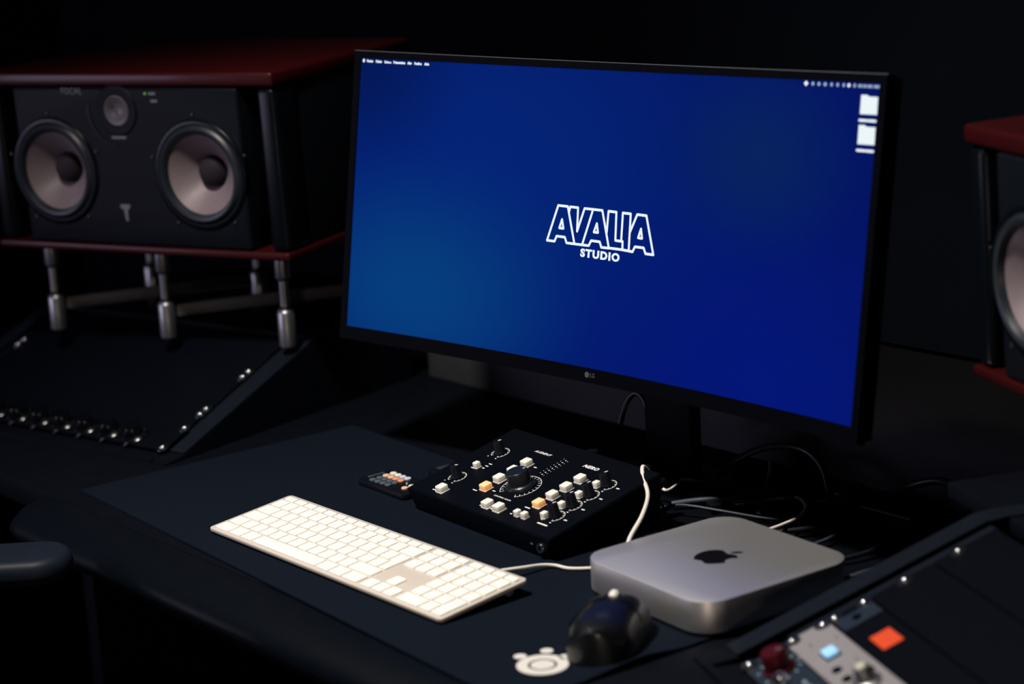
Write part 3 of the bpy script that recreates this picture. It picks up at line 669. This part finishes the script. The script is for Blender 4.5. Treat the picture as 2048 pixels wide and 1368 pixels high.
    for (x0, x1, y) in ((0.0475, 0.059, 0.2215), (0.050, 0.061, 0.2115), (-0.0235, 0.001, 0.1615)): obj('baffle_print', stroke([(x0, y), (x1, y)], 0.0036, 0.0003, caps=False), M_GREYT, sp, F @ T(0, 0, 0.0021), smooth=False)
    em = prism([(-0.0085, 0.069), (0.0085, 0.069), (0.0075, 0.064), (0.0032, 0.061), (0.0028, 0.046), (-0.0012, 0.046), (-0.0030, 0.061), (-0.0085, 0.064)], 0, 0.0006)
    obj('emblem', em, M_GREYT, sp, F @ T(-0.014, 0, 0.0020), smooth=False)
    return sp
def spk_matrix(loc, yaw, pitch): return T(*loc) @ RZ(yaw) @ RX(pitch)
SPL = spk_matrix((-0.736, 0.177, 0.227), 0.376, 0.030)
SPR = spk_matrix((0.736, 0.305, 0.206), -0.401, 0.041)
make_speaker('black studio speaker with red lacquer top standing on the desk wing left of the monitor', SPL, 1)
make_speaker('black studio speaker with red lacquer top at the right edge, right of the monitor', SPR, -1)

def make_stand(label, Msp, zbase, offs):
    """chrome legged riser under a speaker; offs = leg positions along the speaker front"""
    yaw = math.atan2(Msp[1][0], Msp[0][0]); o = Msp.translation
    Mb = T(o.x, o.y, zbase) @ RZ(yaw)
    st = thing('speaker_stand', label, 'speaker stand', Mb, 'risers under the studio speakers')
    I = Mb.inverted()
    for yy in (0.05, 0.27):
        for x in offs:
            top = (Msp @ Vector((x, yy, 0.0))); zt = (I @ top).z - 0.010
            Ml = Mb @ T(x, yy, 0)
            lg = obj('leg', lathe([(0, 0.0), (0.0115, 0.0), (0.0120, 0.002), (0.0120, 0.046), (0.0100, 0.050), (0.0066, 0.052), (0.0066, zt - 0.030), (0.0095, zt - 0.027), (0.0105, zt - 0.024), (0.0105, zt), (0, zt)], 24), M_NICKEL, st, Ml)
            obj('isolator_ring', lathe([(0.0075, 0.050), (0.0090, 0.053), (0.0075, 0.056)], 20), M_BLK, lg, Ml)
    for xa, xb in zip(offs, offs[1:]):
        L_ = math.hypot(xb - xa, 0.22); an = math.atan2(0.22, xb - xa)
        obj('cross_brace', box(0.014, L_ - 0.014, -0.004, 0.004, 0.028, 0.046, 0.0015, 2), mat('dull steel', (0.11, 0.115, 0.125), 0.5, metal=0.4, noise=0.1), st, Mb @ T(xa, 0.05, 0) @ RZ(an))
    b = bmesh.new(); zf = (I @ (Msp @ Vector((0, 0.05, 0)))).z; zr = (I @ (Msp @ Vector((0, 0.27, 0)))).z
    for yy, zz in ((0.05, zf), (0.27, zr)):
        obj('top_bar', box(min(offs) - 0.012, max(offs) + 0.012, yy - 0.012, yy + 0.012, zz - 0.0105, zz - 0.0012, 0.0015, 1), M_BLK, st, Mb)
    b.free()
    return st
make_stand('low riser with silver legs under the speaker left of the monitor', SPL, SHELF_Z, (-0.205, -0.004, 0.200))
make_stand('low riser with silver legs under the speaker at the right edge', SPR, SHELF_Z, (-0.165, 0.0, 0.165))

# ------------------------------------------------------------------ rack gear
def screw(W, w_, u, parent, z=0.0):
    Ms = W.rack @ T(W.w(w_), u, z)
    s_ = obj('screw', lathe([(0.0040, 0.0008), (0.0039, 0.0020), (0.0030, 0.0032), (0.0016, 0.0038), (0, 0.0040)], 16), M_CHROME, parent, Ms)
    obj('cup_washer', lathe([(0.0086, 0.0001), (0.0080, 0.0010), (0.0050, 0.0013), (0.0044, 0.0009)], 20), M_BLKG, s_, Ms)
def rack_unit(W, name, label, u0, u1, m, screws, cat='rack gear', depth=0.02, z=0.0):
    a0, a1 = sorted((W.w(0.0425), W.w(0.5175)))
    c = thing(name, label, cat, W.rack @ T((a0 + a1) / 2, (u0 + u1) / 2, -0.003))
    obj('faceplate', box(a0, a1, u0 + 0.0004, u1 - 0.0004, -0.0030, z, 0.0006, 1), m, c, W.rack)
    i0, i1 = sorted((W.w(0.062), W.w(0.498)))
    if depth: obj('chassis', box(i0, i1, u0 + 0.003, u1 - 0.003, -0.003 - depth, -0.003), M_BLKM, c, W.rack)
    for u in screws:
        for w_ in (0.0475, 0.5125): screw(W, w_, u, c)
    return c
# left wing
c = rack_unit(WL, 'knob_rack_unit', 'black rack unit with a row of dark knobs along the left wing', 0.003, 0.0905, M_BLKM, (0.0075, 0.0520, 0.0845), depth=0.0)
for i in range(9):
    w_ = 0.1120 + 0.0467 * i
    Mk = WL.rack @ T(WL.w(w_), 0.0200, 0.0)
    k = obj('knob', lathe([(0, 0), (0.0185, 0), (0.0185, 0.0015), (0.0170, 0.0030), (0.0125, 0.0050), (0.0112, 0.0150), (0.0098, 0.0172), (0.0, 0.0176)], 32), M_KNOBG, c, Mk)
    obj('skirt_mark', disc(0.0, -0.0205, 0.0020, 0, 0.0004, 12), M_NICKEL, c, Mk)
rack_unit(WL, 'blank_rack_panel', 'plain black two-space rack panel in the middle of the left wing', 0.0905, 0.1800, M_BLKM, (0.0968, 0.1738))
rack_unit(WL, 'blank_rack_panel', 'plain black rack panel at the top of the left wing, below the speaker', 0.1800, 0.2680, M_BLKM, (0.1868,))
# right wing
c = rack_unit(WR, 'red_knob_rack_unit', 'dark blue rack unit with a red knob at the bottom edge of the right wing', -0.0045, 0.0400, M_BLUEP, (0.0020, 0.0345), depth=0.0)
Mk = WR.rack @ T(0.0800, 0.0190, 0)
k = obj('red_knob', lathe([(0, 0), (0.0150, 0), (0.0150, 0.002), (0.0128, 0.004), (0.0120, 0.0185), (0.0105, 0.0205), (0, 0.0208)], 32), M_REDK, c, Mk)
obj('pointer', stroke([(0.002, 0.003), (0.006, 0.008)], 0.0016, 0.0003, caps=False), M_GREYT, k, Mk @ T(0, 0, 0.0208))
obj('silver_knob', lathe([(0, 0), (0.0062, 0), (0.0062, 0.008), (0.0048, 0.0115), (0, 0.012)], 24), M_CHROME, c, WR.rack @ T(0.1060, 0.0105, 0))
pm = bmesh.new()
for i in range(11):
    a = math.radians(-60 + 30 * i); stroke([(0.080 + 0.018*math.cos(a), 0.019 + 0.018*math.sin(a)), (0.080 + 0.0215*math.cos(a), 0.019 + 0.0215*math.sin(a))], 0.0016, 0.0003, bm=pm, caps=False)
for x in (0.118, 0.128, 0.138): stroke([(x, 0.026), (x + 0.006, 0.026)], 0.003, 0.0003, bm=pm, caps=False); stroke([(x, 0.010), (x + 0.006, 0.010)], 0.003, 0.0003, bm=pm, caps=False)
obj('panel_print', pm, mat('pale blue print', (0.20, 0.28, 0.36), 0.7, noise=0.05), c, WR.rack @ T(0, 0, 0.0001), smooth=False)
c = rack_unit(WR, 'silver_rack_unit', 'silver grey rack unit with a glowing blue button on the right wing', 0.0405, 0.0860, M_SILVER, (0.0475, 0.0795), z=0.0006, depth=0.008)
Mk = WR.rack @ T(0.1020, 0.0620, 0.0006)
bt = obj('blue_button', prism(rrect(0.0145, 0.0125, 0.002, 4), 0, 0.0050, 0.0008, 2, top_only=True), M_BLUEB, c, Mk); tag(bt, 'glowing pale blue button')
obj('button_frame', box(-0.0085, 0.0085, -0.0075, 0.0075, 0, 0.0016, 0.0003, 1), M_BLK, bt, Mk)
for x, y in ((0.1305, 0.0545), (0.1515, 0.0545)): obj('socket', lathe([(0, 0.0004), (0.0030, 0.0004), (0.0046, 0.0010), (0.0050, 0.0001)], 20), M_HOLE, c, WR.rack @ T(x, y, 0.0006))
Mk = WR.rack @ T(0.1720, 0.0640, 0.0006)
k = obj('cream_knob', lathe([(0, 0), (0.0135, 0), (0.0135, 0.002), (0.0085, 0.0040), (0.0078, 0.0150), (0.0062, 0.0170), (0, 0.0172)], 28), M_NICKEL, c, Mk)
obj('cap', lathe([(0, 0.0185), (0.0045, 0.0180), (0.0055, 0.0165), (0.0055, 0.0150)], 20), M_CREAM, k, Mk)
for x, y in ((0.1560, 0.0740), (0.1870, 0.0560), (0.2100, 0.0640)): obj('socket', lathe([(0, 0.0004), (0.0036, 0.0004), (0.0052, 0.0010), (0.0056, 0.0001)], 20), M_HOLE, c, WR.rack @ T(x, y, 0.0006))
pm = bmesh.new()
for x, y, l in ((0.066, 0.0560, 0.009), (0.075, 0.0790, 0.007), (0.125, 0.0750, 0.010), (0.140, 0.0690, 0.006)): stroke([(x, y), (x + l, y)], 0.0022, 0.0002, bm=pm, caps=False)
obj('panel_print', pm, mat('grey engraved print', (0.14, 0.135, 0.15), 0.7, noise=0.05), c, WR.rack @ T(0, 0, 0.0007), smooth=False)
c = rack_unit(WR, 'orange_label_rack_unit', 'black rack unit with a bright orange square on the right wing', 0.0865, 0.1310, M_BLKM, (0.0925, 0.1235))
og = obj('orange_square', box(-0.0148, 0.0148, -0.0105, 0.0105, 0, 0.0012, 0.0003, 1), M_ORANGE, c, WR.rack @ T(0.1240, 0.1085, 0)); tag(og, 'bright orange square')
obj('end_bracket', box(0.054, 0.078, 0.0885, 0.1290, 0, 0.0012, 0.0003, 1), M_BLUEP, c, WR.rack)
obj('bracket_hole', lathe([(0, 0.0006), (0.0030, 0.0006), (0.0042, 0.0010), (0.0045, 0.0001)], 16), M_HOLE, c, WR.rack @ T(0.066, 0.107, 0.0010))
rack_unit(WR, 'blank_rack_panel', 'plain black rack panel above the orange square on the right wing', 0.1315, 0.2000, M_BLKM, (0.1675,))
rack_unit(WR, 'blank_rack_panel', 'plain black rack panel at the top of the right wing, below the speaker', 0.2005, 0.2690, M_BLKM, (0.2255,))

# ------------------------------------------------------------------ cables behind the controller and computer
def cable(label, P, r, m, sub=8, name='cable', group=None):
    return tag(obj(name, tube(P, r, 10, sub), m), label, 'cable', group)
cable('white cable arching up beside the right side of the black controller', [(0.135, 0.318, 0.020), (0.136, 0.306, 0.050), (0.138, 0.292, 0.0655), (0.150, 0.280, 0.0590), (0.1885, 0.2505, 0.0535), (0.2205, 0.2115, 0.0470), (0.2335, 0.1790, 0.0300), (0.240, 0.172, 0.012), (0.244, 0.185, 0.0030)], 0.0023, M_CABW)
cable('white cable curling behind the controller towards the monitor stand', [(0.084, 0.347, 0.028), (0.0939, 0.3551, 0.020), (0.1100, 0.3520, 0.0175), (0.0990, 0.3770, 0.0150), (0.0830, 0.4020, 0.0130), (0.0900, 0.4110, 0.0120), (0.110, 0.416, 0.010), (0.140, 0.425, 0.008), (0.17, 0.44, 0.004)], 0.0019, M_CABW)
cable('white cable leaving the back of the silver mini computer in a loop', [(0.300, 0.285, 0.018), (0.292, 0.310, 0.017), (0.2894, 0.328, 0.016), (0.285, 0.357, 0.014), (0.276, 0.393, 0.012), (0.254, 0.427, 0.010), (0.226, 0.448, 0.008), (0.209, 0.452, 0.006), (0.197, 0.440, 0.004), (0.182, 0.425, 0.002), (0.165, 0.405, 0.000)], 0.0021, M_CABW)
grp = 'tangle of dark cables behind the mini computer'
def rnd(a): return random.uniform(-a, a)
darks = [
 ('thick black cable arching high behind the white cable loop', [(0.110, 0.430, 0.0135), (0.120, 0.450, 0.030), (0.150, 0.475, 0.048), (0.190, 0.490, 0.050), (0.225, 0.485, 0.038), (0.250, 0.470, 0.012), (0.262, 0.455, 0.002)], 0.0042, M_CABB),
 ('black cable loop standing up behind the black controller', [(-0.05, 0.430, 0.050), (-0.048, 0.440, 0.075), (-0.036, 0.446, 0.088), (-0.018, 0.444, 0.078), (-0.004, 0.436, 0.050), (0.004, 0.428, 0.024), (0.006, 0.42, 0.0135)], 0.0036, M_CABB),
 ('thick dark cable bowing over the right wing beside the speaker', [(0.300, 0.500, 0.010), (0.330, 0.520, 0.028), (0.370, 0.520, 0.040), (0.415, 0.500, 0.036), (0.450, 0.470, 0.018), (0.465, 0.450, 0.004)], 0.0048, M_CABB),
 ('thin grey cable crossing in front of the other dark cables', [(0.118, 0.330, 0.004), (0.150, 0.338, 0.012), (0.190, 0.355, 0.010), (0.230, 0.380, 0.004), (0.262, 0.40, 0.002)], 0.0017, M_CABG),
 ('thin grey cable dropping from the controller to the desk', [(0.110, 0.305, 0.026), (0.122, 0.318, 0.021), (0.142, 0.317, 0.012), (0.156, 0.305, 0.003), (0.168, 0.300, 0.002)], 0.0017, M_CABG),
 ('braided grey cable leaning upright beside the white cable loop', [(0.176, 0.455, 0.040), (0.188, 0.440, 0.030), (0.205, 0.410, 0.014), (0.222, 0.385, 0.003)], 0.0030, M_CABG),
 ('straight dark cable lying just behind the silver mini computer', [(0.330, 0.330, 0.003), (0.335, 0.365, 0.005), (0.332, 0.400, 0.006), (0.322, 0.435, 0.003)], 0.0020, M_CABG),
 ('dark cable lying between the mini computer and the right wing', [(0.425, 0.270, 0.003), (0.430, 0.310, 0.005), (0.437, 0.350, 0.006), (0.440, 0.40, 0.004)], 0.0026, M_CABG),
 ('long dark cable running from the monitor stand towards the right wing', [(0.105, 0.400, 0.0125), (0.160, 0.425, 0.0120), (0.220, 0.455, 0.006), (0.290, 0.470, 0.008), (0.360, 0.480, 0.004)], 0.0032, M_CABB),
 ('wide dark cable lying flat behind the controller', [(0.120, 0.350, 0.004), (0.140, 0.372, 0.007), (0.168, 0.395, 0.009), (0.200, 0.420, 0.004)], 0.0036, M_CABG),
 ('dark cable bundled low behind the silver mini computer', [(0.260, 0.330, 0.003), (0.300, 0.380, 0.007), (0.330, 0.430, 0.008), (0.370, 0.460, 0.004)], 0.0030, M_CABB),
 ('dark cable curving along the right wing behind the mini computer', [(0.380, 0.320, 0.003), (0.395, 0.370, 0.006), (0.385, 0.420, 0.010), (0.395, 0.470, 0.004)], 0.0026, M_CABB),
]
for l_, P, r_, m_ in darks: cable(l_, P, r_, m_, group=grp)
PBM = T(0.275, 0.475, TOPZ) @ RZ(0.5)
pb = thing('power_plug', 'black power plug lying on the desk behind the mini computer', 'plug', PBM)
obj('plug_body', prism(rrect(0.030, 0.044, 0.010, 5), 0.0, 0.030, 0.005, 3), M_BLK, pb, PBM)
obj('plug_neck', lathe([(0, 0), (0.007, 0), (0.0055, 0.012), (0.004, 0.022), (0, 0.022)], 14), M_BLK, pb, PBM @ T(0, 0.021, 0.014) @ RX(-math.pi / 2))

# ------------------------------------------------------------------ office chair (arm in the lower left corner)
ca = math.atan2(-0.62, 0.78)                              # chair faces the desk, turned to the right
CH = T(-0.150, -0.535, FLOOR_Z) @ RZ(ca)
ch = thing('office_chair', 'black office chair drawn up to the desk front with one arm pad in view', 'chair', CH)
def zz(v): return v - FLOOR_Z
obj('seat', prism(rrect(0.50, 0.48, 0.09, 8), zz(-0.34), zz(-0.26), 0.03, 4), M_LEATHER, ch, CH)
obj('backrest', prism(rrect(0.46, 0.56, 0.10, 8), -0.035, 0.035, 0.025, 4), M_LEATHER, ch, CH @ T(0, -0.29, zz(0.06)) @ RX(math.pi / 2 - 0.15))
for s_ in (-1, 1):
    obj('arm_pad', prism(rrect(0.085, 0.26, 0.040, 8), zz(-0.018), zz(0.012), 0.012, 4), mat('black arm pad', (0.0070, 0.0105, 0.0190), 0.5, spec=0.15, noise=0.15, nscale=80), ch, CH @ T(s_ * 0.285, 0.06, 0))
    obj('arm_post', tube([(s_ * 0.285, 0.02, zz(-0.017)), (s_ * 0.285, 0.01, zz(-0.18)), (s_ * 0.27, 0.0, zz(-0.33)), (s_ * 0.18, 0.0, zz(-0.355))], 0.016, 12), M_BLK, ch, CH)
obj('gas_column', lathe([(0, 0.08), (0.030, 0.08), (0.030, 0.24), (0.018, 0.25), (0.018, zz(-0.34)), (0, zz(-0.34))], 20), M_BLK, ch, CH)
for i in range(5):
    a = 2 * math.pi * i / 5 + 0.3
    lg = obj('leg', tube([(0, 0, 0.10), (0.15 * math.cos(a), 0.15 * math.sin(a), 0.088), (0.29 * math.cos(a), 0.29 * math.sin(a), 0.066)], lambda t: 0.024 - 0.010 * t, 10), M_BLK, ch, CH)
    obj('caster', lathe([(0, -0.012), (0.028, -0.012), (0.0295, 0.0), (0.028, 0.012), (0, 0.012)], 20), M_BLK, lg, CH @ T(0.285 * math.cos(a), 0.285 * math.sin(a), 0.0297) @ RX(math.pi / 2))
